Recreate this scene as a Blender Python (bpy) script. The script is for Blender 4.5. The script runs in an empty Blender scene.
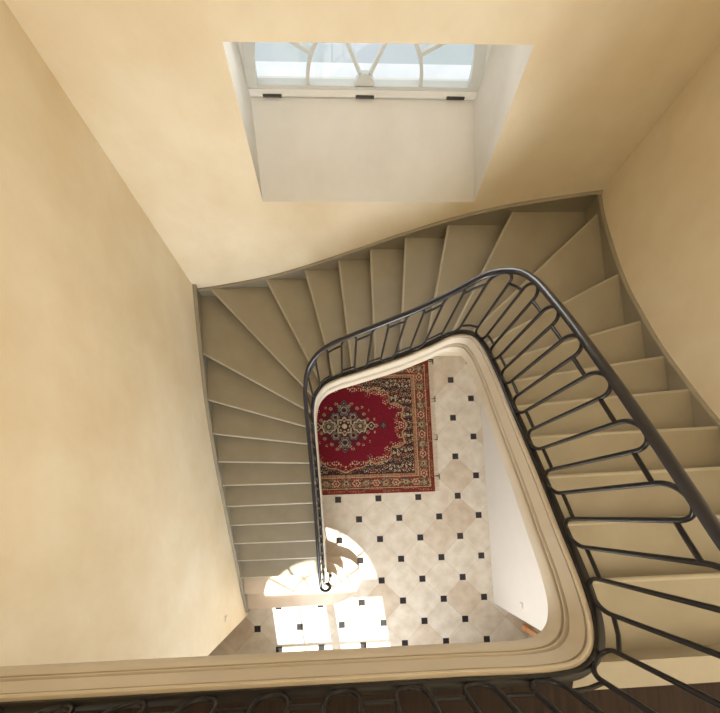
import bpy, bmesh, math, random
import numpy as np
from mathutils import Vector, Matrix
random.seed(7)
C = bpy.context.scene.collection
PI = math.pi

# ------------------------------------------------------------------ camera
cam_d = bpy.data.cameras.new('camera'); cam = bpy.data.objects.new('camera', cam_d); C.objects.link(cam)
Rcv = Matrix(((0.9985790141105764, -0.035355510802568935, 0.03987405715297448),
              (-0.03139132727668631, -0.9948860379810124, -0.09600185416048816),
              (0.043064337330989015, 0.0946137373024293, -0.9945821753700946)))
F_PX, CX, CY = 363.73, 359.63, 479.84
m3 = Matrix(((Rcv[0][0], -Rcv[1][0], -Rcv[2][0]), (Rcv[0][1], -Rcv[1][1], -Rcv[2][1]), (Rcv[0][2], -Rcv[1][2], -Rcv[2][2])))
cam.matrix_world = Matrix.Translation((-1.33056, 0.44766, 6.5229)) @ m3.to_4x4()
cam_d.sensor_fit = 'HORIZONTAL'; cam_d.sensor_width = 36.0
cam_d.lens = F_PX / 720 * 36.0
cam_d.shift_x = -(CX - 360) / 720
cam_d.shift_y = (CY - 356.5) / 720
cam_d.clip_start = 0.02
bpy.context.scene.camera = cam

# ------------------------------------------------------------------ light
def area(name, loc, size, rot, power, col):
    l = bpy.data.lights.new(name, 'AREA'); l.shape = 'RECTANGLE'; l.size, l.size_y = size
    l.energy = power; l.color = col
    o = bpy.data.objects.new(name, l); C.objects.link(o); o.location = loc; o.rotation_euler = rot
    return o
W = bpy.data.worlds.new('sky'); bpy.context.scene.world = W; W.use_nodes = True
W.node_tree.nodes['Background'].inputs[0].default_value = (0.86, 0.92, 1.0, 1)
W.node_tree.nodes['Background'].inputs[1].default_value = 1.25
sun_l = bpy.data.lights.new('sun', 'SUN'); sun_l.energy = 12.0; sun_l.angle = math.radians(0.55); sun_l.color = (1.0, 0.95, 0.86)
sun = bpy.data.objects.new('sun', sun_l); C.objects.link(sun)
sun.rotation_euler = Vector((-0.13, 1.0, -0.952)).to_track_quat('-Z', 'Y').to_euler()
fd = area('daylight_front_door', (-1.36, -3.25, 1.7), (1.9, 2.4), (math.radians(96), 0, math.radians(-16)), 92, (0.92, 0.96, 1.0)); fd.data.spread = math.radians(120)
bw = area('daylight_back_window', (-1.065, 3.80, 4.45), (1.5, 0.7), (math.radians(-97), 0, 0), 8, (0.95, 0.97, 1.0)); bw.data.spread = math.radians(125)
lw_ = area('right_wall_fill', (-2.98, -1.72, 6.2), (1.1, 1.2), (math.radians(108), 0, math.radians(-68)), 92, (1.0, 0.97, 0.91)); lw_.data.spread = math.radians(82)  # added fill to brighten the right wall, aimed clear of the treads
vs = bpy.context.scene.view_settings
vs.view_transform = 'Standard'; vs.look = 'None'; vs.gamma = 1.0; vs.use_curve_mapping = False; vs.exposure = 0.58

# ------------------------------------------------------------------ helpers
def mat(name, col, rough=0.6, metal=0.0, noise=None, bump=0.0, spec=0.5, scale=2.0, coat=0.0):
    m = bpy.data.materials.new(name); m.use_nodes = True
    nt = m.node_tree; b = nt.nodes['Principled BSDF']
    b.inputs['Base Color'].default_value = (*col, 1); b.inputs['Roughness'].default_value = rough
    b.inputs['Metallic'].default_value = metal; b.inputs['Specular IOR Level'].default_value = spec
    b.inputs['Coat Weight'].default_value = coat
    if noise:
        tc = nt.nodes.new('ShaderNodeTexCoord'); n = nt.nodes.new('ShaderNodeTexNoise')
        n.inputs['Scale'].default_value = scale; n.inputs['Detail'].default_value = 6; n.inputs['Roughness'].default_value = 0.6
        nt.links.new(tc.outputs['Object'], n.inputs['Vector'])
        r = nt.nodes.new('ShaderNodeValToRGB'); r.color_ramp.elements[0].position = 0.3; r.color_ramp.elements[1].position = 0.7
        r.color_ramp.elements[0].color = (*noise, 1); r.color_ramp.elements[1].color = (*col, 1)
        nt.links.new(n.outputs['Fac'], r.inputs[0]); nt.links.new(r.outputs[0], b.inputs['Base Color'])
        if bump:
            n2 = nt.nodes.new('ShaderNodeTexNoise'); n2.inputs['Scale'].default_value = scale * 12; n2.inputs['Detail'].default_value = 4
            nt.links.new(tc.outputs['Object'], n2.inputs['Vector'])
            bp = nt.nodes.new('ShaderNodeBump'); bp.inputs['Strength'].default_value = bump; bp.inputs['Distance'].default_value = 0.01
            nt.links.new(n2.outputs['Fac'], bp.inputs['Height']); nt.links.new(bp.outputs[0], b.inputs['Normal'])
    return m

M = {}
M['plaster'] = mat('lime plaster', (0.90, 0.81, 0.64), 0.85, noise=(0.77, 0.645, 0.445), bump=0.12, spec=0.2, scale=1.1)
M['reveal'] = mat('pale reveal plaster', (0.74, 0.71, 0.65), 0.8, noise=(0.65, 0.61, 0.54), bump=0.1, spec=0.2, scale=1.6)
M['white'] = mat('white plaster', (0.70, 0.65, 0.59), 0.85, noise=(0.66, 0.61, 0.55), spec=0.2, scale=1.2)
M['stairpaint'] = mat('greige stair paint', (0.36, 0.325, 0.255), 0.45, noise=(0.315, 0.28, 0.215), bump=0.05, scale=3.0)
M['nosing'] = mat('highlight nosing paint', (0.46, 0.425, 0.345), 0.4, noise=(0.40, 0.365, 0.29), scale=7)  # paler than the stair paint: door light on the nosings put into the colour
M['stone'] = mat('beige stone', (0.74, 0.62, 0.50), 0.4, noise=(0.66, 0.54, 0.42), scale=3.0)
M['string'] = mat('cream string paint', (0.68, 0.60, 0.485), 0.45, noise=(0.63, 0.55, 0.435), scale=2.5)
M['iron'] = mat('black wrought iron', (0.010, 0.010, 0.012), 0.32, metal=0.1, noise=(0.018, 0.015, 0.015), spec=0.35, scale=14)
M['rail'] = mat('blackened handrail', (0.012, 0.013, 0.02), 0.28, noise=(0.018, 0.018, 0.026), spec=0.5, scale=9, coat=0.1)
M['frame'] = mat('painted window frame', (0.55, 0.54, 0.48), 0.5, noise=(0.50, 0.49, 0.43), scale=5)
M['hinge'] = mat('dark hinge metal', (0.06, 0.055, 0.05), 0.4, metal=0.6)
M['ledge'] = mat('pale outer ledge stone', (0.80, 0.80, 0.80), 0.8, noise=(0.70, 0.71, 0.72), scale=4)
M['ground'] = mat('grey gravel ground', (0.46, 0.46, 0.48), 0.9, noise=(0.36, 0.40, 0.36), scale=0.35)
M['wood'] = mat('honey wood', (0.80, 0.42, 0.20), 0.45, noise=(0.7, 0.34, 0.14), scale=6)

def wood_floor():
    m = bpy.data.materials.new('dark walnut boards'); m.use_nodes = True; nt = m.node_tree; b = nt.nodes['Principled BSDF']
    tc = nt.nodes.new('ShaderNodeTexCoord'); mp = nt.nodes.new('ShaderNodeMapping'); mp.inputs['Scale'].default_value = (30, 2.0, 1)
    n = nt.nodes.new('ShaderNodeTexNoise'); n.inputs['Scale'].default_value = 1.6; n.inputs['Detail'].default_value = 5
    r = nt.nodes.new('ShaderNodeValToRGB'); r.color_ramp.elements[0].position = 0.3; r.color_ramp.elements[1].position = 0.75
    r.color_ramp.elements[0].color = (0.012, 0.007, 0.005, 1); r.color_ramp.elements[1].color = (0.04, 0.024, 0.018, 1)
    nt.links.new(tc.outputs['Object'], mp.inputs[0]); nt.links.new(mp.outputs[0], n.inputs['Vector'])
    nt.links.new(n.outputs['Fac'], r.inputs[0]); nt.links.new(r.outputs[0], b.inputs['Base Color']); b.inputs['Roughness'].default_value = 0.7; b.inputs['Specular IOR Level'].default_value = 0.2
    return m
M['boards'] = wood_floor()

def glass():
    m = bpy.data.materials.new('window glass'); m.use_nodes = True; nt = m.node_tree
    for n in list(nt.nodes): nt.nodes.remove(n)
    o = nt.nodes.new('ShaderNodeOutputMaterial'); t = nt.nodes.new('ShaderNodeBsdfTransparent'); g = nt.nodes.new('ShaderNodeBsdfGlossy')
    g.inputs['Roughness'].default_value = 0.02; t.inputs[0].default_value = (0.95, 0.97, 0.97, 1)
    f = nt.nodes.new('ShaderNodeMath'); f.operation = 'MULTIPLY_ADD'; lw = nt.nodes.new('ShaderNodeLayerWeight'); lw.inputs[0].default_value = 0.15; nt.links.new(lw.outputs['Facing'], f.inputs[0]); f.inputs[1].default_value = 0.12; f.inputs[2].default_value = 0.015; mx = nt.nodes.new('ShaderNodeMixShader')
    nt.links.new(f.outputs[0], mx.inputs[0]); nt.links.new(t.outputs[0], mx.inputs[1]); nt.links.new(g.outputs[0], mx.inputs[2])
    nt.links.new(mx.outputs[0], o.inputs[0]); return m
M['glass'] = glass()

TP = 0.7228          # cabochon spacing
def tile_floor():
    m = bpy.data.materials.new('cabochon stone tiles'); m.use_nodes = True; nt = m.node_tree; b = nt.nodes['Principled BSDF']
    L = nt.links
    def mth(op, a, c=None, d=None):
        n = nt.nodes.new('ShaderNodeMath'); n.operation = op
        for i, v in enumerate((a, c, d)):
            if v is None: continue
            if isinstance(v, (int, float)): n.inputs[i].default_value = v
            else: L.new(v, n.inputs[i])
        return n.outputs[0]
    g = nt.nodes.new('ShaderNodeNewGeometry'); s = nt.nodes.new('ShaderNodeSeparateXYZ'); L.new(g.outputs['Position'], s.inputs[0])
    X, Y = s.outputs[0], s.outputs[1]
    u = mth('DIVIDE', mth('ADD', X, Y), TP); v = mth('DIVIDE', mth('SUBTRACT', X, Y), TP)
    du = mth('SUBTRACT', u, mth('ROUND', u)); dv = mth('SUBTRACT', v, mth('ROUND', v))
    dx = mth('ABSOLUTE', mth('MULTIPLY', mth('ADD', du, dv), TP / 2)); dy = mth('ABSOLUTE', mth('MULTIPLY', mth('SUBTRACT', du, dv), TP / 2))
    mx = mth('MAXIMUM', dx, dy)
    inx = mth('MULTIPLY', mth('GREATER_THAN', X, -3.08), mth('LESS_THAN', X, 1.25))
    dot = mth('MULTIPLY', mth('LESS_THAN', mx, 0.053), inx)
    dotg = mth('MULTIPLY', mth('LESS_THAN', mx, 0.057), inx)
    jl = mth('MULTIPLY', mth('MINIMUM', mth('ABSOLUTE', du), mth('ABSOLUTE', dv)), TP / 1.414)
    joint = mth('MAXIMUM', mth('LESS_THAN', jl, 0.0035), dotg)
    cid = nt.nodes.new('ShaderNodeCombineXYZ'); L.new(mth('FLOOR', u), cid.inputs[0]); L.new(mth('FLOOR', v), cid.inputs[1])
    wn = nt.nodes.new('ShaderNodeTexWhiteNoise'); wn.noise_dimensions = '2D'; L.new(cid.outputs[0], wn.inputs['Vector'])
    ramp = nt.nodes.new('ShaderNodeValToRGB'); e = ramp.color_ramp.elements
    e[0].position = 0.0; e[0].color = (0.84, 0.78, 0.69, 1); e[1].position = 1.0; e[1].color = (0.72, 0.61, 0.49, 1)
    x = ramp.color_ramp.elements.new(0.6); x.color = (0.82, 0.745, 0.64, 1)
    L.new(wn.outputs['Value'], ramp.inputs[0])
    n = nt.nodes.new('ShaderNodeTexNoise'); n.inputs['Scale'].default_value = 5; n.inputs['Detail'].default_value = 8; L.new(g.outputs['Position'], n.inputs['Vector'])
    mixn = nt.nodes.new('ShaderNodeMix'); mixn.data_type = 'RGBA'; mixn.blend_type = 'MULTIPLY'
    r2 = nt.nodes.new('ShaderNodeValToRGB'); r2.color_ramp.elements[0].position = 0.35; r2.color_ramp.elements[0].color = (0.84, 0.80, 0.75, 1)
    r2.color_ramp.elements[1].position = 0.65; r2.color_ramp.elements[1].color = (1, 1, 1, 1); L.new(n.outputs['Fac'], r2.inputs[0])
    mixn.inputs['Factor'].default_value = 1; L.new(ramp.outputs[0], mixn.inputs['A']); L.new(r2.outputs[0], mixn.inputs['B'])
    mj = nt.nodes.new('ShaderNodeMix'); mj.data_type = 'RGBA'; L.new(mth('MULTIPLY', joint, 0.6), mj.inputs['Factor'])
    L.new(mixn.outputs['Result'], mj.inputs['A']); mj.inputs['B'].default_value = (0.50, 0.41, 0.32, 1)
    md = nt.nodes.new('ShaderNodeMix'); md.data_type = 'RGBA'; L.new(dot, md.inputs['Factor']); L.new(mj.outputs['Result'], md.inputs['A'])
    md.inputs['B'].default_value = (0.022, 0.02, 0.022, 1)
    L.new(md.outputs['Result'], b.inputs['Base Color']); b.inputs['Roughness'].default_value = 0.3
    return m
M['tiles'] = tile_floor()

def obj(name, bm, m, parent=None, smooth=None, kind=None):
    me = bpy.data.meshes.new(name)
    bmesh.ops.recalc_face_normals(bm, faces=bm.faces[:])
    bm.to_mesh(me); bm.free()
    me.materials.append(m)
    o = bpy.data.objects.new(name, me); C.objects.link(o)
    if parent: o.parent = parent
    if smooth is not None:
        for p in me.polygons: p.use_smooth = True
        me.set_sharp_from_angle(angle=math.radians(smooth))
    if kind: o['kind'] = kind
    return o
def struct(name, bm, m, parent=None, smooth=None):
    return obj(name, bm, m, parent, smooth, 'structure')
def thing(name, label, cat, loc=(0, 0, 0), group=None):
    o = bpy.data.objects.new(name, None); C.objects.link(o); o.location = loc
    o.empty_display_size = 0.1
    o['label'] = label; o['category'] = cat
    if group: o['group'] = group
    return o
def box(bm, x0, x1, y0, y1, z0, z1):
    v = [bm.verts.new(p) for p in ((x0,y0,z0),(x1,y0,z0),(x1,y1,z0),(x0,y1,z0),(x0,y0,z1),(x1,y0,z1),(x1,y1,z1),(x0,y1,z1))]
    for f in ((0,3,2,1),(4,5,6,7),(0,1,5,4),(1,2,6,5),(2,3,7,6),(3,0,4,7)): bm.faces.new([v[i] for i in f])
def prism(bm, pts, z0, z1):
    """pts: plan polygon"""
    a = [bm.verts.new((p[0], p[1], z0)) for p in pts]; b = [bm.verts.new((p[0], p[1], z1)) for p in pts]
    n = len(pts)
    f1 = bm.faces.new(a[::-1]); f2 = bm.faces.new(b)
    for i in range(n): bm.faces.new((a[i], a[(i+1) % n], b[(i+1) % n], b[i]))
    return f1, f2
def tube(bm, pts, r, seg=8, closed=False, prof=None):
    """sweep a circle (or a profile of (side,up) pairs) along 3D points, frames kept upright"""
    pts = [Vector(p) for p in pts]; n = len(pts); rings = []
    prev = None
    for i, p in enumerate(pts):
        t = (pts[min(i+1, n-1)] - pts[max(i-1, 0)])
        if t.length < 1e-9: t = Vector((0, 0, 1))
        t.normalize()
        if prev is None:
            up = Vector((0, 0, 1)) if abs(t.z) < 0.9 else Vector((0, 1, 0))
            side = t.cross(up).normalized()
        else:
            side = (prev - t * prev.dot(t)).normalized()
        if prof is not None and abs(t.z) < 0.95:
            side = t.cross(Vector((0, 0, 1))).normalized()
        prev = side; up = side.cross(t).normalized()
        if prof is None:
            ring = [bm.verts.new(p + side * (r * math.cos(2*PI*k/seg)) + up * (r * math.sin(2*PI*k/seg))) for k in range(seg)]
        else:
            ring = [bm.verts.new(p + side * a + up * b) for a, b in prof]
        rings.append(ring)
    m = len(rings[0])
    for i in range(n-1):
        for k in range(m):
            bm.faces.new((rings[i][k], rings[i][(k+1) % m], rings[i+1][(k+1) % m], rings[i+1][k]))
    bm.faces.new(rings[0][::-1]); bm.faces.new(rings[-1])
def bar(bm, p, q, w, h):
    """rectangular bar p->q, w across (horizontal), h the other way"""
    tube(bm, [p, q], 0, prof=[(-w/2, -h/2), (w/2, -h/2), (w/2, h/2), (-w/2, h/2)])

# ------------------------------------------------------------------ dimensions
XL, YB, XR = -3.065, 3.36, 1.15      # room wall faces
def xl(y): return -3.075 - 0.0175*max(y, -1.2)   # the left wall runs slightly out of square
RI = 0.165
ZL = 30 * RI                          # landing level
YD = -3.35                            # front wall
ZC = 8.2
# ------------------------------------------------------------------ setting
bm = bmesh.new(); box(bm, -6.0, 4.2, YD - 0.3, YB + 0.3, -0.12, 0.0); struct('floor', bm, M['tiles'])
bm = bmesh.new(); box(bm, XL - 0.3, XR + 0.3, YD - 0.3, YB + 0.6, ZC, ZC + 0.2); struct('ceiling', bm, M['plaster'])
# left wall stops at a corner on the ground floor, full depth above
bm = bmesh.new(); prism(bm, [(XL-0.30, -1.2), (xl(-1.2), -1.2), (xl(YB), YB), (XL-0.30, YB)], 0, 4.5)
prism(bm, [(XL-0.30, -1.1), (xl(-1.2), -1.1), (xl(YB), YB), (XL-0.30, YB)], 4.5, ZC)
prism(bm, [(XL-0.30, YD), (xl(-1.2), YD), (xl(-1.2), -2.4), (XL-0.30, -2.4)], 4.5, ZC)
for za, zb in ((4.5, 5.5), (7.1, ZC)): prism(bm, [(XL-0.30, -2.4), (xl(-1.2), -2.4), (xl(-1.2), -1.1), (XL-0.30, -1.1)], za, zb)
struct('wall_left', bm, M['plaster'])
bm = bmesh.new(); prism(bm, [(XR, YD), (XR+0.25, YD), (XR+0.25, YB), (XR, YB)], 3.2, ZC); struct('wall_right', bm, M['plaster'])
bm = bmesh.new(); prism(bm, [(1.255, -1.2), (1.5, -1.2), (1.5, YB), (1.255, YB)], 0, 3.2); prism(bm, [(1.255, -1.2), (1.5, -1.2), (1.5, 0.2), (1.255, 0.2)], 3.2, 4.62)
struct('wall_right_lower', bm, M['white'])
bm = bmesh.new(); box(bm, -6.0, XL-0.25, -1.2, -1.0, 0, 4.6); struct('wall_left_passage', bm, M['plaster'])
bm = bmesh.new(); box(bm, 1.5, 4.2, -1.2, -1.0, 0, 4.6); struct('wall_right_passage', bm, M['white'])
bm = bmesh.new(); box(bm, -6.0, -5.9, YD, -1.2, 0, 4.6); struct('wall_left_end', bm, M['plaster'])
bm = bmesh.new(); box(bm, 4.1, 4.2, YD, -1.2, 0, 4.6); struct('wall_right_end', bm, M['white'])
bm = bmesh.new(); box(bm, -6.0, XL-0.25, YD-0.1, -1.0, 4.6, 4.75); struct('ceiling_left_passage', bm, M['plaster'])
bm = bmesh.new(); box(bm, XR+0.25, 4.2, YD-0.1, -1.0, 4.6, 4.75); struct('ceiling_right_passage', bm, M['plaster'])

# back wall with the splayed window recess
def ring_faces(bm, outer, inner):
    for i in range(4):
        j = (i+1) % 4
        bm.faces.new((outer[i], outer[j], inner[j], inner[i]))
bm = bmesh.new()
o1 = [bm.verts.new(p) for p in ((XL-0.25, YB, 0), (XR+0.25, YB, 0), (XR+0.25, YB, ZC), (XL-0.25, YB, ZC))]
i1 = [bm.verts.new(p) for p in ((-2.0, YB, 3.385), (-0.012, YB, 3.385), (-0.045, YB, 4.545), (-1.99, YB, 4.53))]
ring_faces(bm, o1, i1)
i2 = [bm.verts.new(p) for p in ((-1.99, 3.85, 3.85), (-0.15, 3.85, 3.85), (-0.15, 3.85, 4.97), (-1.99, 3.85, 4.97))]
o2 = [bm.verts.new(p) for p in ((-9, 3.92, -0.3), (7, 3.92, -0.3), (7, 3.92, ZC+0.9), (-9, 3.92, ZC+0.9))]  # outer face widened past the room to keep the ground behind in shadow
ring_faces(bm, o2, i2)
wb = struct('wall_back', bm, M['plaster'])
bm = bmesh.new()
i1 = [bm.verts.new(p) for p in ((-2.0, YB, 3.385), (-0.012, YB, 3.385), (-0.045, YB, 4.545), (-1.99, YB, 4.53))]
i2 = [bm.verts.new(p) for p in ((-1.99, 3.85, 3.85), (-0.15, 3.85, 3.85), (-0.15, 3.85, 4.97), (-1.99, 3.85, 4.97))]
ring_faces(bm, i1, i2); struct('window_recess', bm, M['reveal'], wb)

# fanlight window in the recess
WCX, WZ, WY = -1.068, 3.94, 3.85
def arc(cx, cz, r, a0, a1, n, y): return [(cx + r*math.cos(a0+(a1-a0)*i/n), y, cz + r*math.sin(a0+(a1-a0)*i/n)) for i in range(n+1)]
wroot = bpy.data.objects.new('window_1', None); C.objects.link(wroot); wroot['kind'] = 'structure'
def plate_with_arch(bm, cx, cz, r, x0, x1, z0, z1, y0, y1, n=40):
    """rect plate minus a semicircle opening (flat side down at cz)"""
    arcp = [(cx + r*math.cos(PI*i/n), cz + r*math.sin(PI*i/n)) for i in range(n+1)]
    outp = []
    for i in range(n+1):
        a = PI*i/n; c, s = math.cos(a), math.sin(a)
        t = 1e9
        if c > 1e-6: t = min(t, (x1-cx)/c)
        if c < -1e-6: t = min(t, (x0-cx)/c)
        if s > 1e-6: t = min(t, (z1-cz)/s)
        outp.append((cx+t*c, cz+t*s))
    for i in range(n):
        for y, flip in ((y0, 0), (y1, 1)):
            q = [bm.verts.new((p[0], y, p[1])) for p in (arcp[i], arcp[i+1], outp[i+1], outp[i])]
            bm.faces.new(q[::-1] if flip else q)
        q = [bm.verts.new(p) for p in ((arcp[i][0], y0, arcp[i][1]), (arcp[i+1][0], y0, arcp[i+1][1]), (arcp[i+1][0], y1, arcp[i+1][1]), (arcp[i][0], y1, arcp[i][1]))]
        bm.faces.new(q)
    if z0 < cz: box(bm, x0, x1, min(y0, y1), max(y0, y1), z0, cz)
    bmesh.ops.remove_doubles(bm, verts=bm.verts[:], dist=1e-5)
bm = bmesh.new(); plate_with_arch(bm, WCX, WZ-0.02, 0.925, -2.0, -0.14, 3.87, 4.99, 3.835, 3.95); struct('window_arch_surround', bm, M['reveal'], wroot)
bm = bmesh.new()
tube(bm, arc(WCX, WZ-0.01, 0.885, 0, PI, 48, WY+0.02), 0, prof=[(-0.045, -0.04), (0.045, -0.04), (0.045, 0.03), (0.03, 0.045), (-0.045, 0.045)])
bm2 = bm
box(bm, -1.985, -0.150, 3.838, 3.90, 3.87, 3.945)
struct('window_frame', bm, M['frame'], wroot)
def ybar(bm, p, q, w, d):
    """bar in an x-z plane, w across in plane, d deep in y"""
    p = Vector(p); q = Vector(q); t = (q-p).normalized(); s = Vector((0, 1, 0)).cross(t)
    vs_ = []
    for c in (p, q):
        vs_.append([bm.verts.new(c + s*a + Vector((0, b, 0))) for a, b in ((-w/2, -d/2), (w/2, -d/2), (w/2, d/2), (-w/2, d/2))])
    for k in range(4): bm.faces.new((vs_[0][k], vs_[0][(k+1) % 4], vs_[1][(k+1) % 4], vs_[1][k]))
    bm.faces.new(vs_[0][::-1]); bm.faces.new(vs_[1])
def arcbar(bm, cx, cz, r, y, w, d, n=32):
    pts = arc(cx, cz, r, 0, PI, n, y)
    for a, b in zip(pts[:-1], pts[1:]): ybar(bm, a, b, w, d)
bm = bmesh.new(); arcbar(bm, WCX, WZ, 0.450, WY+0.01, 0.026, 0.035)
for a in (62, 118):
    c, s = math.cos(math.radians(a)), math.sin(math.radians(a)); ybar(bm, (WCX+0.09*c, WY+0.01, WZ+0.09*s), (WCX+0.445*c, WY+0.01, WZ+0.445*s), 0.024, 0.03)
for a in (26, 58, 90, 122, 154):
    c, s = math.cos(math.radians(a)), math.sin(math.radians(a)); ybar(bm, (WCX+0.445*c, WY+0.01, WZ+0.445*s), (WCX+0.86*c, WY+0.01, WZ+0.86*s), 0.024, 0.03)
struct('muntin', bm, M['frame'], wroot)
bm = bmesh.new()
pts = [(WCX + 0.078*math.cos(PI*i/16), WZ + 0.082*math.sin(PI*i/16)) for i in range(17)]
a = [bm.verts.new((p[0], WY-0.012, p[1])) for p in pts]; b = [bm.verts.new((p[0], WY+0.03, p[1])) for p in pts]
bm.faces.new(a); bm.faces.new(b[::-1])
for i in range(17): bm.faces.new((a[i], a[(i+1) % 17], b[(i+1) % 17], b[i]))
struct('fan_hub', bm, M['frame'], wroot)
bm = bmesh.new(); pts = arc(WCX, WZ-0.01, 0.86, 0, PI, 40, WY+0.02); bm.faces.new([bm.verts.new(p) for p in pts]); struct('pane', bm, M['glass'], wroot)
for px in (-1.81, -1.062, -0.315):
    bm = bmesh.new(); box(bm, px-0.075, px+0.075, 3.826, 3.839, 3.866, 3.884); tube(bm, [(px-0.07, 3.826, 3.878), (px+0.07, 3.826, 3.878)], 0.007, 8)
    struct('hinge', bm, M['hinge'], wroot)
bm = bmesh.new(); box(bm, -2.4, 0.3, 3.93, 4.22, 3.72, 3.82); struct('trim_1', bm, M['ledge'])
bm = bmesh.new(); box(bm, -30, 28, 3.95, 45, -0.4, -0.3); struct('ground', bm, M['ground'])

# front wall: door with fanlight below, solid above the landing (behind the viewer)
DCX, DR, DZF = -1.42, 0.985, 2.56
bm = bmesh.new()
box(bm, -6.0, -2.42, YD-0.12, YD, 0, 4.62); box(bm, -0.38, 4.2, YD-0.12, YD, 0, 4.62)
plate_with_arch(bm, DCX, DZF, DR, -2.42, -0.38, DZF, 4.62, YD-0.12, YD)
box(bm, XL-0.30, XR+0.25, YD-0.12, YD, 4.62, ZC)
struct('wall_front', bm, M['plaster'])
droot = bpy.data.objects.new('door_1', None); C.objects.link(droot); droot['kind'] = 'structure'
bm = bmesh.new(); y0, y1 = YD-0.07, YD-0.02
box(bm, -2.42, -0.38, y0, y1, 2.30, DZF)                       # transom
for x0, x1 in ((-2.42, -2.335), (-1.42, -1.27), (-0.42, -0.38)): box(bm, x0, x1, y0, y1, 0, 2.3)
for x0, x1 in ((-2.335, -1.42), (-1.27, -0.42)):
    box(bm, x0, x1, y0, y1, 0, 0.75); box(bm, x0, x1, y0+0.01, y1-0.01, 1.555, 1.585)
    xm = (x0+x1)/2; box(bm, xm-0.012, xm+0.012, y0+0.01, y1-0.01, 0.75, 2.3)
struct('door_leaf', bm, M['frame'], droot)
bm = bmesh.new(); arcbar(bm, DCX, DZF, DR-0.005, YD-0.045, 0.014, 0.05); arcbar(bm, DCX, DZF, 0.52, YD-0.045, 0.022, 0.03)
for a in (30, 60, 90, 120, 150):
    c, s = math.cos(math.radians(a)), math.sin(math.radians(a)); ybar(bm, (DCX+(0.1 if a in (60, 120) else 0.52)*c, YD-0.045, DZF+(0.1 if a in (60, 120) else 0.52)*s), (DCX+DR*c, YD-0.045, DZF+DR*s), 0.022, 0.03)
struct('fanlight_bars', bm, M['frame'], droot)
bm = bmesh.new(); bm.faces.new([bm.verts.new(p) for p in arc(DCX, DZF, DR-0.02, 0, PI, 40, YD-0.045)])
for x0, x1 in ((-2.335, -1.42), (-1.27, -0.42)): bm.faces.new([bm.verts.new(p) for p in ((x0, YD-0.045, 0.75), (x1, YD-0.045, 0.75), (x1, YD-0.045, 2.3), (x0, YD-0.045, 2.3))])
struct('pane', bm, M['glass'], droot)
# unseen landing window in the left wall, added to light the right wall
w2 = bpy.data.objects.new('added_window', None); C.objects.link(w2); w2['kind'] = 'structure'
bm = bmesh.new()
for y in (-2.4, -1.775, -1.15): box(bm, XL-0.14, XL-0.08, y, y+0.05, 5.5, 7.1)
for z_ in (5.5, 6.02, 6.54, 7.05): box(bm, XL-0.13, XL-0.09, -2.4, -1.1, z_, z_+0.05)
struct('window_frame', bm, M['frame'], w2)
bm = bmesh.new(); bm.faces.new([bm.verts.new(p) for p in ((XL-0.11, -2.4, 5.5), (XL-0.11, -1.1, 5.5), (XL-0.11, -1.1, 7.1), (XL-0.11, -2.4, 7.1))]); struct('pane', bm, M['glass'], w2)

# honey wood jamb in the passage beyond the right-hand corner
bm = bmesh.new(); box(bm, 1.74, 1.80, -1.68, -1.60, 0, 2.2); box(bm, 1.73, 1.81, -1.69, -1.59, 0, 0.12); struct('trim_2', bm, M['wood'])

# ------------------------------------------------------------------ the well line (top of the inner string)
def zt(k): return k*RI + 0.05
CP = [(-1.70, -0.62, zt(2.5)), (-1.70, -0.48, zt(3)), (-1.70, -0.20, zt(4)), (-1.70, 0.08, zt(5)), (-1.70, 0.37, zt(6)), (-1.702, 0.65, zt(7)),
      (-1.705, 0.93, zt(8)), (-1.71, 1.19, zt(9)), (-1.713, 1.42, zt(10)), (-1.712, 1.60, zt(11)), (-1.70, 1.76, zt(12)), (-1.65, 1.90, zt(13)),
      (-1.54, 1.98, zt(14)), (-1.39, 2.0, zt(15)), (-1.19, 2.0, zt(16)), (-0.95, 2.01, zt(17)), (-0.71, 2.025, zt(18)), (-0.48, 2.055, zt(19)),
      (-0.285, 2.075, zt(20)), (-0.175, 1.99, zt(21)), (-0.145, 1.81, zt(22)), (-0.15, 1.59, zt(23)), (-0.165, 1.37, zt(24)), (-0.185, 1.14, zt(25)),
      (-0.195, 0.89, zt(26)), (-0.20, 0.62, zt(27)), (-0.21, 0.35, zt(28)), (-0.22, 0.08, zt(29)), (-0.245, -0.07, zt(29.55)), (-0.295, -0.165, zt(29.88)),
      (-0.375, -0.22, zt(30)), (-0.49, -0.24, zt(30)), (-0.9, -0.24, zt(30)), (-1.6, -0.24, zt(30)), (-2.3, -0.24, zt(30)), (XL+0.005, -0.24, zt(30))]
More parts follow.
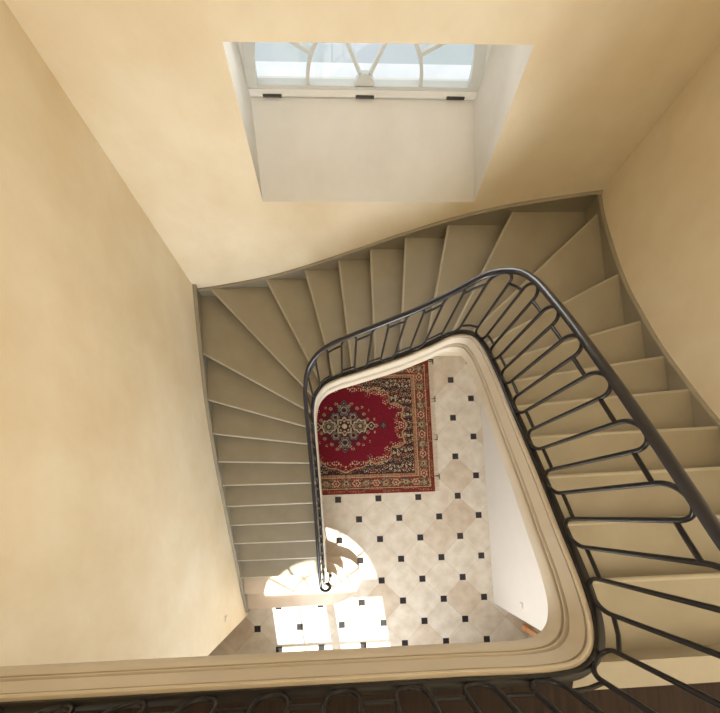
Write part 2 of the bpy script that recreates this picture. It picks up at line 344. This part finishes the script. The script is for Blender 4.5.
def catmull(P, per=10):
    P = [Vector(p) for p in P]; out = []
    for i in range(len(P)-1):
        p0 = P[max(i-1, 0)]; p1 = P[i]; p2 = P[i+1]; p3 = P[min(i+2, len(P)-1)]
        t0 = 0.0; t1 = t0+max((p1-p0).length, 1e-4)**0.5; t2 = t1+(p2-p1).length**0.5; t3 = t2+max((p3-p2).length, 1e-4)**0.5
        if i == 0: p0 = p1-(p2-p1); t1 = (p2-p1).length**0.5; t2 = 2*t1; t3 = t2+(p3-p2).length**0.5
        if i == len(P)-2: p3 = p2+(p2-p1); t3 = t2+(p2-p1).length**0.5
        for j in range(per):
            t = t1+(t2-t1)*j/per
            A1 = p0*((t1-t)/(t1-t0))+p1*((t-t0)/(t1-t0)); A2 = p1*((t2-t)/(t2-t1))+p2*((t-t1)/(t2-t1)); A3 = p2*((t3-t)/(t3-t2))+p3*((t-t2)/(t3-t2))
            B1 = A1*((t2-t)/(t2-t0))+A2*((t-t0)/(t2-t0)); B2 = A2*((t3-t)/(t3-t1))+A3*((t-t1)/(t3-t1))
            out.append(B1*((t2-t)/(t2-t1))+B2*((t-t1)/(t2-t1)))
    out.append(P[-1]); return out
PATH = catmull(CP, 10)
# ease the height a little so the string sweeps through the turns
zz = [p.z for p in PATH]; S = [0.0]
for a, b in zip(PATH[:-1], PATH[1:]): S.append(S[-1] + math.hypot(b.x-a.x, b.y-a.y))
S = np.array(S)
zs_ = np.array(zz); sm = zs_.copy()
for i in range(len(zs_)):
    wgt = np.exp(-0.5*((S-S[i])/0.07)**2)*np.gradient(S); sm[i] = (wgt*zs_).sum()/wgt.sum()
blend = np.clip(np.minimum(S/0.3, (S[-1]-S)/0.3), 0, 1); sm = zs_*(1-blend)+sm*blend
PX = np.array([p.x for p in PATH]); PY = np.array([p.y for p in PATH]); PZ = sm
def at(s, h=0.0):
    return Vector((np.interp(s, S, PX), np.interp(s, S, PY), np.interp(s, S, PZ)+h))
def s_of(k):
    """path length at control index of step k (3..29)"""
    return S[(k-2)*10]
IK = {}
for k in range(3, 30): IK[k] = (PATH[(k-2)*10].x, PATH[(k-2)*10].y)
IK[1] = (-1.70, -1.065); IK[2] = (-1.70, -0.79); IK[30] = (-0.25, -0.215)
OK = {1: (-3.06, -1.072), 2: (-3.06, -0.788), 3: (-3.06, -0.49), 4: (-3.06, -0.20), 5: (-3.06, 0.077), 6: (-3.06, 0.361), 7: (-3.06, 0.64),
      8: (-3.06, 0.935), 9: (-3.06, 1.25), 10: (-3.06, 1.61), 11: (-3.06, 2.03), 12: (-3.06, 2.60), 13: (-2.94, 3.355), 14: (-2.2, 3.355),
      15: (-1.705, 3.355), 16: (-1.305, 3.355), 17: (-0.95, 3.355), 18: (-0.588, 3.355), 19: (-0.178, 3.355), 20: (0.42, 3.355),
      21: (1.145, 3.18), 22: (1.145, 2.46), 23: (1.145, 1.93), 24: (1.145, 1.555), 25: (1.145, 1.235), 26: (1.145, 0.925), 27: (1.145, 0.645),
      28: (1.145, 0.365), 29: (1.145, 0.085), 30: (1.145, -0.205)}

for k in range(1, 13): OK[k] = (xl(OK[k][1])+0.004, OK[k][1])
# ------------------------------------------------------------------ staircase
stair = thing('staircase', 'greige painted winding staircase climbing three sides of the open well', 'staircase', (-2.3, -1.0, 0))
def place(o): o.matrix_parent_inverse = stair.matrix_world.inverted() if False else Matrix.Translation((2.3, 1.0, 0)); return o
def shift(p, q, d):
    """shift line p-q sideways by d towards the way down"""
    v = Vector((q[0]-p[0], q[1]-p[1])).normalized(); n = Vector((-v.y, v.x))
    return (p[0]+n.x*d, p[1]+n.y*d), (q[0]+n.x*d, q[1]+n.y*d)
def bevel_top(bm, w=0.012, seg=3):
    es = [e for e in bm.edges if all(abs(v.co.z - max(u.co.z for u in bm.verts)) < 1e-5 for v in e.verts)]
    bmesh.ops.bevel(bm, geom=es, offset=w, segments=seg, affect='EDGES', profile=0.6)
for k in range(1, 30):
    I0, O0 = IK[k], OK[k]; I1, O1 = IK[k+1], OK[k+1]
    # travelling up: direction from nosing k to k+1
    up = Vector((I1[0]+O1[0]-I0[0]-O0[0], I1[1]+O1[1]-I0[1]-O0[1])).normalized()
    v = Vector((O1[0]-I1[0], O1[1]-I1[1])).normalized(); n1 = Vector((-v.y, v.x)); n1 = n1 if n1.dot(up) > 0 else -n1
    v0 = Vector((O0[0]-I0[0], O0[1]-I0[1])).normalized(); n0 = Vector((-v0.y, v0.x)); n0 = n0 if n0.dot(up) > 0 else -n0
    z1 = k*RI; m = M['stone'] if k <= 2 else M['stairpaint']
    if k == 1:
        cur = [(-1.72, -1.062), (-1.55, -1.05), (-1.40, -1.012), (-1.27, -0.94), (-1.17, -0.84), (-1.10, -0.71), (-1.09, -0.57), (-1.14, -0.42), (-1.25, -0.32), (-1.40, -0.26), (-1.66, -0.25)]
    elif k == 2:
        cur = [(-1.70, -0.79), (-1.60, -0.78), (-1.50, -0.75), (-1.42, -0.69), (-1.375, -0.61), (-1.37, -0.52), (-1.41, -0.43), (-1.49, -0.37), (-1.60, -0.34), (-1.67, -0.33)]
    if k <= 2:
        poly = [O0] + cur + [(-1.70, -0.30), (-3.06, -0.30)]
        poly = [O0] + cur + [(xl(cur[-1][1])+0.004, cur[-1][1])]
        rp = [(p[0], p[1]) for p in poly]
        bm = bmesh.new(); prism(bm, poly, z1-0.04, z1); bevel_top(bm, 0.01)
        t = obj('tread', bm, m, stair, 40)
        cx, cy = -2.0, -0.55
        rp = [O0] + [(p[0] - 0.022*(1 if p[0] > -1.6 else 0), p[1] + (0.022 if p[1] < -0.6 else -0.022)) for p in cur] + [(xl(cur[-1][1])+0.004, cur[-1][1]-0.022)]
        rp[0] = (O0[0], O0[1]+0.022)
        bm = bmesh.new(); prism(bm, rp, (k-1)*RI, z1-0.04); r = obj('riser', bm, m, stair, 40)
        t['label'] = 'beige stone tread with rounded curtail end'; r['label'] = 'beige stone riser of a bottom step'
        place(t); place(r); continue
    e = 0.035
    a0 = I0; b0 = O0
    a1 = (I1[0]+n1.x*e, I1[1]+n1.y*e); b1 = (O1[0]+n1.x*e, O1[1]+n1.y*e)
    poly = [a0, b0]
    if k == 12: poly += [(xl(YB)+0.005, YB-0.005)]
    if k == 20: poly += [(XR-0.005, YB-0.005)]
    # keep the rear edge inside the walls
    def cl(p): return (min(max(p[0], xl(p[1])+0.004), XR-0.005), min(p[1], YB-0.005))
    b1 = cl(b1)
    if k == 12: b1 = (max(b1[0], OK[13][0]), YB-0.005)
    poly += [b1, a1]
    # inner edge follows the well line
    if k < 29:
        s0, s1 = s_of(k), s_of(k+1)
        mid = [at(s0+(s1-s0)*f) for f in (0.75, 0.5, 0.25)]
        poly += [(p.x, p.y) for p in mid]
    bm = bmesh.new(); prism(bm, poly, z1-0.035, z1)
    es = []
    for ed in bm.edges:
        if all(abs(v_.co.z-z1) < 1e-5 for v_ in ed.verts) and sorted(min((Vector(v_.co.xy)-Vector(q)).length for q in (a0, b0)) for v_ in ed.verts)[1] < 1e-4: es.append(ed)
    td = place(obj('tread', bm, m, stair, 40))
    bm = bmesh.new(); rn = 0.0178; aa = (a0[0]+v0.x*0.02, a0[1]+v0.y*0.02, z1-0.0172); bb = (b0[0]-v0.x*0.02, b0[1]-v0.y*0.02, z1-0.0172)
    tube(bm, [aa, bb], rn, 14); no = obj('nosing', bm, M['nosing'], td, 50); no['label'] = 'rounded nosing, colour lightened for the door light it catches'; no.matrix_parent_inverse = Matrix.Identity(4)
    # riser, set back under the nosing
    q0 = (I0[0]+n0.x*0.022, I0[1]+n0.y*0.022); q1 = (O0[0]+n0.x*0.022, O0[1]+n0.y*0.022)
    r0 = (I0[0]+n0.x*0.045, I0[1]+n0.y*0.045); r1 = (O0[0]+n0.x*0.045, O0[1]+n0.y*0.045)
    bm = bmesh.new(); prism(bm, [q0, cl(q1), cl(r1), r0], (k-1)*RI-0.03, z1-0.035)
    place(obj('riser', bm, m, stair))
# landing nosing riser
bm = bmesh.new(); prism(bm, [(-0.25, -0.237), (1.145, -0.227), (1.145, -0.25), (-0.25, -0.26)], 29*RI-0.03, ZL-0.035); place(obj('riser', bm, M['stairpaint'], stair))
bm = bmesh.new(); prism(bm, [(-0.27, -0.215), (1.145, -0.205), (1.145, -0.315), (-0.40, -0.325), (-0.38, -0.24)], ZL-0.035, ZL+0.001)
t = place(obj('tread', bm, M['stairpaint'], stair)); t['label'] = 'painted nosing board at the head of the stairs'
# soffit
bm = bmesh.new()
line = []
for k in range(3, 31):
    line.append((IK[k], OK[k], max(k*RI-0.24, 0.03)))
    if k == 12: line.append((IK[12], (xl(YB)+0.005, YB-0.005), 12.4*RI-0.24))
    if k == 20: line.append((IK[20], (XR-0.005, YB-0.005), 20.5*RI-0.24))
va = [(bm.verts.new((a[0], a[1], z_)), bm.verts.new((b[0], b[1], z_)), bm.verts.new((a[0], a[1], z_-0.03)), bm.verts.new((b[0], b[1], z_-0.03))) for a, b, z_ in line]
for p, q in zip(va[:-1], va[1:]):
    bm.faces.new((p[0], p[1], q[1], q[0])); bm.faces.new((p[2], q[2], q[3], p[3])); bm.faces.new((p[0], q[0], q[2], p[2])); bm.faces.new((p[1], p[3], q[3], q[1]))
bm.faces.new((va[0][0], va[0][2], va[0][3], va[0][1])); bm.faces.new((va[-1][0], va[-1][1], va[-1][3], va[-1][2]))
place(obj('soffit', bm, M['white'], stair, 30))

# inner string with its mouldings; starts in a small scroll on the second tread
SPROF = [(-0.022, 0.0), (0.036, 0.0), (0.041, 0.005), (0.041, 0.016), (0.036, 0.020), (0.018, 0.022), (0.018, 0.036), (0.036, 0.038), (0.038, 0.146), (0.032, 0.150), (0.008, 0.152), (0.008, 0.174),
         (0.028, 0.176), (0.036, 0.182), (0.036, 0.192), (0.030, 0.198), (0.006, 0.200), (0.006, 0.222), (0.030, 0.224), (0.034, 0.230), (0.034, 0.335), (0.030, 0.342), (-0.022, 0.342)]
def norm_at(s):
    a, b = at(max(s-0.01, 0)), at(min(s+0.01, S[-1])); t = Vector((b.x-a.x, b.y-a.y, 0)).normalized(); return Vector((t.y, -t.x, 0))
# scroll prelude (plan): comes out of the well side and turns into the line
def scroll_pts(zend, slope=0.25, r0=0.035, cx=-1.612, cy=-0.565, R=0.088, turns=0.75):
    out = []
    n = 22
    for i in range(n+1):
        f = i/n; a = -0.55*PI + 0 + (1-f)*0      # placeholder
        ang = PI + (1-f)*turns*2*PI             # ends at angle PI (west side of the circle)
        r = r0+(R-r0)*f**0.7
        out.append(Vector((cx+r*math.cos(ang), cy+r*math.sin(ang), zend)))
    return out
z_start = float(PZ[0])
bm = bmesh.new(); rings = []
idx_s = [float(s) for s in S if True]
for s in idx_s:
    P = at(s); n = norm_at(s); rings.append([bm.verts.new((P.x+n.x*o, P.y+n.y*o, max(P.z-d, 0.01))) for o, d in SPROF])
for a, b in zip(rings[:-1], rings[1:]):
    for i in range(len(SPROF)):
        j = (i+1) % len(SPROF); bm.faces.new((a[i], b[i], b[j], a[j]))
bm.faces.new(rings[0]); bm.faces.new(rings[-1][::-1])
# scrolled end block
sc = scroll_pts(z_start, R=0.088)
pp = [(-1.612+0.118*math.cos(2*PI*i/28), -0.60+0.118*math.sin(2*PI*i/28)) for i in range(28)]
prism(bm, pp, 2*RI-0.005, z_start); prism(bm, [(-1.612+(p[0]+1.612)*1.09, -0.60+(p[1]+0.60)*1.09) for p in pp], z_start-0.022, z_start+0.004)
s_ = place(obj('inner_string', bm, M['string'], stair, 35)); s_['label'] = 'cream moulded string curving round the open well'

# wall strings (skirting that follows the steps)
def wall_string(line, inward, thick, bottom=0.30):
    """line: (x,y,ztop) along the wall face"""
    bm = bmesh.new(); pts = catmull([Vector(p) for p in line], 6)
    prof = [(0, 0.0), (thick-0.006, 0.0), (thick, -0.006), (thick, -0.02), (thick-0.006, -0.028), (thick-0.006, -bottom), (0, -bottom)]
    rr = []
    for p in pts: rr.append([bm.verts.new((p.x+inward[0]*a, p.y+inward[1]*a, max(p.z+b, 0.001))) for a, b in prof])
    for a, b in zip(rr[:-1], rr[1:]):
        for i in range(len(prof)):
            j = (i+1) % len(prof); bm.faces.new((a[i], b[i], b[j], a[j]))
    bm.faces.new(rr[0]); bm.faces.new(rr[-1][::-1])
    return place(obj('wall_string', bm, M['stairpaint'], stair, 40))
wall_string([(xl(-1.13), -1.13, 0.14)] + [(xl(OK[k][1]), OK[k][1], k*RI+0.045) for k in range(2, 12)] + [(xl(2.6), 2.60, 2.02), (xl(3), 3.0, 2.115), (xl(YB), YB, 2.19)], (1, 0), 0.045, 0.32)
wall_string([(xl(YB), YB, 2.10), (-2.88, YB, 2.15), (-2.53, YB, 2.235), (-2.15, YB, 2.345), (-1.77, YB, 2.49), (-1.18, YB, 2.755), (-0.66, YB, 3.0), (-0.19, YB, 3.2), (0.26, YB, 3.345), (0.70, YB, 3.44), (XR, YB, 3.52)], (0, -1), 0.03, 0.32)
wall_string([(XR, YB, 3.495), (XR, 3.12, 3.515), (XR, 2.85, 3.56), (XR, 2.52, 3.63), (XR, 2.27, 3.70), (XR, 2.04, 3.785), (XR, 1.67, 3.93), (XR, 1.28, 4.12), (XR, 0.98, 4.28), (XR, 0.645, 4.50), (XR, 0.365, 4.665), (XR, 0.085, 4.83), (XR, -0.20, 5.0), (XR, -0.34, 5.08)], (-1, 0), 0.032, 0.34)

# landing
bm = bmesh.new(); prism(bm, [(XL, -0.245), (-0.5, -0.245), (-0.40, -0.27), (-0.38, -0.30), (XR, -0.30), (XR, YD), (XL, YD)], ZL-0.05, ZL); struct('floor_landing', bm, M['boards'])
bm = bmesh.new(); prism(bm, [(XL, -0.25), (-0.45, -0.25), (XR, -0.27), (XR, YD), (XL, YD)], 4.62, ZL-0.05); struct('ceiling_hall', bm, M['white'])

# ------------------------------------------------------------------ railing
rail = thing('stair_railing', 'black wrought iron stair railing of meandering bars under a rounded handrail', 'railing', (-1.70, -0.62, 0.33))
def placer(o): o.matrix_parent_inverse = Matrix.Translation((1.70, 0.62, -0.33)); return o
def rail_h(s):
    f = np.interp(s, [S[0], s_of(14), s_of(22), s_of(28), S[-1]], [0.86, 0.83, 0.825, 0.79, 0.83]); return float(f)
# bottom rail
prof = [(-0.021, -0.002), (0.021, -0.002), (0.021, 0.012), (0.014, 0.016), (-0.014, 0.016), (-0.021, 0.012)]
bm = bmesh.new(); tube(bm, [at(float(s), 0.003) for s in S], 0, prof=prof); placer(obj('bottom_rail', bm, M['iron'], rail, 35))
# handrail, ending in a volute
hr = []
s0 = 0.06
base = at(s0, rail_h(s0)); cx, cy = -1.62, -0.535
for i in range(30):
    f = i/29; ang = PI + (1-f)*1.55*PI; r = 0.020+(0.08-0.020)*min(1, f*1.1)
    hr.append(Vector((cx+r*math.cos(ang), cy+r*math.sin(ang), base.z-0.085+0.03*f*f)))
hr += [at(float(s), rail_h(float(s))) for s in S if s > s0+0.09]
hp = [(0.0245*math.cos(a), 0.004+0.019*math.sin(a)) for a in [2*PI*i/14 for i in range(14)]]
hp = [(0.020, -0.010), (0.022, 0.002), (0.018, 0.013), (0.010, 0.019), (0, 0.021), (-0.010, 0.019), (-0.018, 0.013), (-0.022, 0.002), (-0.020, -0.010), (-0.012, -0.014), (0.012, -0.014)]
bm = bmesh.new(); tube(bm, hr, 0, prof=hp); placer(obj('handrail', bm, M['rail'], rail, 50))
# newel bar and its foot at the scroll
bm = bmesh.new(); nx, ny = -1.60, -0.53
tube(bm, [(nx, ny, z_start), (nx, ny, hr[0].z-0.01)], 0.013, 12); tube(bm, [(nx, ny, z_start), (nx, ny, z_start+0.05)], 0.028, 14)
tube(bm, [(nx, ny, z_start+0.05), (nx, ny, z_start+0.08)], 0.019, 14)
placer(obj('newel_post', bm, M['iron'], rail, 40))
# meander: upright, round top, upright, round foot
HALF = 0.1325
sb = None
# a foot loop sits where the well line passes y = 0.53 on the upper flight
for s in np.arange(s_of(26), s_of(28), 0.002):
    if at(float(s)).y < 0.59: sb = float(s); break
u_first = sb - 0.5*HALF
n0 = int(math.floor((u_first-0.03)/(2*HALF))); s_start = u_first - n0*2*HALF     # first upright (right side of a foot loop is at +HALF)
def mp(s, f):
    """f: 0 at bottom rail top, 1 under the handrail"""
    s = min(max(s, 0.0), float(S[-1])); H = rail_h(s)-0.014
    return at(s, 0.018 + (H-0.018)*f)
def rounded(s_c, sign):
    """half circle between uprights s_c-HALF/2 and s_c+HALF/2; sign +1 top, -1 foot; in local (s,f)"""
    r = HALF/2; rf = 0.115
    pts = []
    for i in range(0, 13):
        a = PI - PI*i/12
        x = s_c + r*math.cos(a); f = rf*math.sin(a)
        pts.append(mp(x, (1-rf+f) if sign > 0 else (rf-f)))
    return pts
bprof = [(-0.007, -0.0085), (0.007, -0.0085), (0.009, 0), (0.007, 0.0085), (-0.007, 0.0085), (-0.009, 0)]
s = s_start
while s + 2*HALF < S[-1]:
    # from an upright at s: foot loop s..s+HALF, upright, top loop s+HALF..s+2HALF
    pts = [mp(s, 0.5)] + [mp(s, 0.3), mp(s, 0.14)] + rounded(s+HALF/2, -1) + [mp(s+HALF, f) for f in (0.14, 0.3, 0.5, 0.7, 0.86)] + rounded(s+1.5*HALF, 1) + [mp(s+2*HALF, f) for f in (0.86, 0.7, 0.5)]
    bm = bmesh.new(); tube(bm, pts, 0.0105, 8); placer(obj('baluster', bm, M['iron'], rail, 60))
    for (a, b, f) in ((s, s+HALF, 0.865), (s+HALF, s+2*HALF, 0.135)):
        bm = bmesh.new(); tube(bm, [mp(a, f), mp((a+b)/2, f), mp(b, f)], 0.0095, 8); placer(obj('spacer_bar', bm, M['iron'], rail, 60))
    s += 2*HALF

# ------------------------------------------------------------------ rug
RCX, RCY, RHX, RHY = -1.29, 2.055, 1.605, 1.24
rug = thing('rug', 'red persian rug with cream medallion and dark floral border on the tiled hall floor', 'rug', (RCX, RCY, 0))
def srgb(r, g, b): return np.array([((c/255)/12.92 if c/255 < 0.04045 else ((c/255+0.055)/1.055)**2.4) for c in (r, g, b)])
NX, NY = 318, 248
xs = (np.arange(NX)+0.5)/NX*2*RHX-RHX; ys = (np.arange(NY)+0.5)/NY*2*RHY-RHY
Xg, Yg = np.meshgrid(xs, ys)
rng = np.random.default_rng(5)
RED = srgb(122, 32, 46); DRED = srgb(94, 26, 36); NAVY = srgb(62, 46, 52); CREAM = srgb(205, 190, 155); GREY = srgb(118, 118, 122); RUST = srgb(142, 66, 52); TAN = srgb(182, 140, 104); OLIVE = srgb(120, 108, 88); BROWN = srgb(74, 40, 34)
col = np.tile(RED, (NY, NX, 1)).astype(float)
col *= (0.93+0.14*rng.random((NY, NX, 1)))
def put(mask, c, a=1.0): col[mask] = col[mask]*(1-a)+c*a
A = np.abs(Xg); B = np.abs(Yg)
th = np.arctan2(B/0.80, A/1.09)
rr_ = ((A/1.10)**2.3+(B/0.81)**2.3)**(1/2.3)
edge = 1.0+0.035*np.cos(th*16)-0.16*np.exp(-((A-0.42)/0.09)**2)*(B > 0.3)-0.08*np.exp(-((A-0.86)/0.06)**2)*(B > 0.2)
sp = rr_ > edge
put(sp, NAVY)
# floral speckle: fold to one quadrant so that the pattern is symmetric
def cells(x, y, size, seed, jit=0.35):
    ix = np.floor(x/size).astype(int); iy = np.floor(y/size).astype(int)
    h = (ix*73856093 ^ iy*19349663 ^ seed*83492791) & 0xffff
    h2 = (ix*40503 ^ iy*9973 ^ seed*31337) & 0xffff
    cx = (ix+0.5+jit*((h/65535)-0.5))*size; cy = (iy+0.5+jit*((h2/65535)-0.5))*size
    return np.hypot(x-cx, y-cy)/size, h/65535.0, np.arctan2(y-cy, x-cx)
d, h, an = cells(A, B, 0.072, 3, 0.9)
flower = d < 0.36+0.08*np.cos(an*5)
put(sp & flower & (h < .35), CREAM, .85); put(sp & flower & (h >= .35) & (h < .6), RUST, .9); put(sp & flower & (h >= .6) & (h < .8), OLIVE, .8); put(sp & flower & (h >= .8), DRED, .9)
put(sp & (d < 0.13), BROWN)
d, h, an = cells(A+.02, B+.03, 0.032, 9, 0.9); put(sp & (d < 0.33) & (h < .45), CREAM, .7); put(sp & (d < 0.33) & (h > .75), TAN, .7)
# cream scalloped outline with little blossoms inside the field
put((np.abs(rr_-edge) < 0.013), TAN); put((np.abs(rr_-edge+0.035) < 0.009), NAVY, .6)
band = (rr_ < edge-0.02) & (rr_ > edge-0.14-0.05*np.cos(th*9))
d, h, an = cells(A+.01, B, 0.04, 21, 0.9); put(band & (d < 0.36) & (h < .5), CREAM, .85); put(band & (d < 0.34) & (h > .78), OLIVE, .8); put(band & (d < 0.36) & (h > .5) & (h < .64), srgb(190, 120, 84), .8)
# medallion
R0 = np.hypot(Xg, Yg); T0 = np.arctan2(Yg, Xg)
def blob(cx, cy, r, petals, c_out, c_mid, c_in, ph=0.0):
    q = np.hypot(A-cx, B-cy); t = np.arctan2(B-cy, A-cx)
    e = r*(1+0.12*np.cos(petals*t+ph))
    put(q < e, NAVY, .85); put((q < e*.95) & (q > e*.72), c_out, .85); put((q < e*.62) & (q > e*.42), c_mid, .85); put(q < e*.26, c_in, .9)
    dd, hh, _ = cells(A, B, 0.03, 5); put((q < e) & (q > e*.3) & (dd < .25) & (hh < .5), NAVY, .7)
q = ((A/0.48)**1.5+(B/0.40)**1.5); put(q < 1+0.10*np.cos(T0*12), NAVY*.6+DRED*.4, .65)
blob(0, 0.30, 0.105, 6, GREY, CREAM*.7, NAVY); blob(0, 0.43, 0.05, 5, GREY, NAVY, CREAM)
blob(0.29, 0, 0.135, 7, CREAM, OLIVE*1.5, CREAM*.8); blob(0.16, 0.17, 0.085, 6, GREY, CREAM*.8, DRED)
blob(0.0, 0.0, 0.17, 8, CREAM*.85, DRED, CREAM); put(R0 < 0.035, CREAM); put((R0 > .085) & (R0 < 0.11) & (np.cos(T0*8) > 0), CREAM, .8)
blob(0.49, 0, 0.07, 4, CREAM, NAVY, CREAM); blob(0.71, 0, 0.065, 4, NAVY, OLIVE, GREY); blob(0.58, 0, 0.03, 4, CREAM, DRED, CREAM)
for (px, py, pr) in ((0.36, 0.22, .032), (0.24, 0.33, .03), (0.14, 0.42, .028), (0.42, 0.12, .03), (0.09, 0.37, .03), (0.33, 0.35, .02), (0.55, 0.12, .02), (0.45, 0.29, .018)): blob(px, py, pr, 5, CREAM, RUST, CREAM)
# borders
bx = RHX-A; by = RHY-B; bd = np.minimum(bx, by)
along = np.where(bx < by, Yg, Xg)
def border(a, b, base):
    mk = (bd >= a) & (bd < b); put(mk, base); return mk
m1 = border(0.0, 0.022, srgb(128, 30, 36)); m2 = border(0.022, 0.085, BROWN*.6+RUST*.5); m3 = border(0.085, 0.095, CREAM*.8); m4 = border(0.095, 0.285, RUST*.75+BROWN*.35); m5 = border(0.285, 0.296, CREAM*.8); m6 = border(0.296, 0.355, TAN*.75+RUST*.2); m7 = border(0.355, 0.368, NAVY)
def motif(mk, c, per, r, seed, cols):
    a_ = np.abs(((np.abs(along)+per/2) % per)-per/2); b_ = bd-c; q = np.hypot(a_*0.8, b_)/r; t = np.arctan2(b_, a_)
    e = 1+.15*np.cos(6*t)
    put(mk & (q < e), cols[0]); put(mk & (q < e*.72), cols[1]); put(mk & (q < e*.45), cols[2]); put(mk & (q < e*.2), cols[3])
motif(m4, 0.19, 0.36, 0.085, 1, (NAVY*.8+OLIVE*.3, OLIVE, TAN, DRED))
al2 = along; along = np.abs(along)+0.18; motif(m4, 0.19, 0.36, 0.055, 1, (CREAM*.8, DRED, srgb(180, 100, 70), CREAM)); along = al2
d, h, an = cells(np.abs(along)*0.999, bd, 0.030, 33, 0.9); put(m4 & (d < .3) & (h < .4), CREAM, .6); put(m4 & (d < .3) & (h > .6) & (h < .8), NAVY, .8); put(m4 & (d < .3) & (h > .9), srgb(190, 110, 70), .9)
put(m2 & (d < .34) & (h < .5), TAN, .8); put(m6 & (d < .36) & (h < .5), DRED, .8); put(m6 & (d < .36) & (h > .7), NAVY, .7)
col *= (0.78+0.44*rng.random((NY, NX, 1)))
me = bpy.data.meshes.new('pile')
gx = np.linspace(-RHX, RHX, NX+1); gy = np.linspace(-RHY, RHY, NY+1); GX, GY = np.meshgrid(gx, gy)
GZ = np.full_like(GX, 0.011)
GZ[0, :] = GZ[-1, :] = 0.003; GZ[:, 0] = GZ[:, -1] = 0.003
vv = np.stack([GX, GY, GZ], -1).reshape(-1, 3)
ii = np.arange(NX*NY); r_ = ii//NX; c_ = ii % NX; v0 = r_*(NX+1)+c_
faces = np.stack([v0, v0+1, v0+NX+2, v0+NX+1], -1)
me.from_pydata(vv.tolist(), [], faces.tolist())
ca = me.color_attributes.new('weave', 'FLOAT_COLOR', 'CORNER')
cc = np.ones((NX*NY, 4, 4)); cc[:, :, :3] = np.clip(col, 0, 1).reshape(-1, 1, 3); ca.data.foreach_set('color', cc.ravel())
rm = bpy.data.materials.new('woven wool'); rm.use_nodes = True; nt = rm.node_tree; b = nt.nodes['Principled BSDF']
at_ = nt.nodes.new('ShaderNodeAttribute'); at_.attribute_name = 'weave'; nt.links.new(at_.outputs['Color'], b.inputs['Base Color'])
b.inputs['Roughness'].default_value = 0.95; b.inputs['Specular IOR Level'].default_value = 0.1
me.materials.append(rm); po = bpy.data.objects.new('pile', me); C.objects.link(po); po.parent = rug
bm = bmesh.new()
yy = -RHY+0.02
while yy < RHY-0.02:
    L_ = 0.075+0.012*random.random(); w_ = 0.0078; dy = random.uniform(-.012, .012)
    if random.random() > 0.06:
        for sx in (1, -1):
            x0 = sx*(RHX-0.004); x1 = sx*(RHX+L_)
            v = [bm.verts.new(p) for p in ((x0, yy-w_, 0.002), (x1, yy-w_+dy, 0.002), (x1, yy+w_*.6+dy, 0.002), (x0, yy+w_, 0.002), (x0, yy, 0.008), (x1, yy+dy, 0.005))]
            for f in ((0, 1, 5, 4), (4, 5, 2, 3), (0, 3, 2, 1), (0, 4, 3), (1, 2, 5)): bm.faces.new([v[i] for i in f])
    yy += 0.0145
fo = obj('fringe', bm, mat('cream cotton fringe', (0.70, 0.60, 0.47), 0.9, noise=(0.6, 0.5, 0.38), scale=20), rug); fo['kind'] = 'stuff'; fo['label'] = 'cream cotton fringe along the short ends'

# ------------------------------------------------------------------ small plates on the hall walls
mp_ = mat('ivory plastic', (0.78, 0.72, 0.62), 0.4, noise=(0.74, 0.68, 0.58), scale=10)
def wall_plate(label, x, y, z, d):
    t = thing('light_switch', label, 'light switch', (x, y, z))
    bm = bmesh.new(); box(bm, *sorted((0, d*0.010)), -0.042, 0.042, -0.042, 0.042)
    bmesh.ops.bevel(bm, geom=[e for e in bm.edges if all(abs(v.co.x-d*0.010) < 1e-6 for v in e.verts)], offset=0.004, segments=2, affect='EDGES')
    obj('cover_plate', bm, mp_, t)
    bm = bmesh.new(); v = [bm.verts.new(p) for p in ((d*0.010, -0.026, -0.026), (d*0.010, 0.026, -0.026), (d*0.010, 0.026, 0.026), (d*0.010, -0.026, 0.026), (d*0.016, -0.026, 0.026), (d*0.016, 0.026, 0.026))]
    for f in ((0, 1, 2, 3), (0, 4, 5, 1), (3, 2, 5, 4), (0, 3, 4), (1, 5, 2)): bm.faces.new([v[i] for i in f])
    obj('rocker', bm, mp_, t)
wall_plate('ivory light switch on the left wall by the foot of the stairs', xl(-0.95), -0.95, 1.15, 1)
wall_plate('ivory light switch on the white wall to the right of the tiled hall', 1.255, -0.99, 1.05, -1)
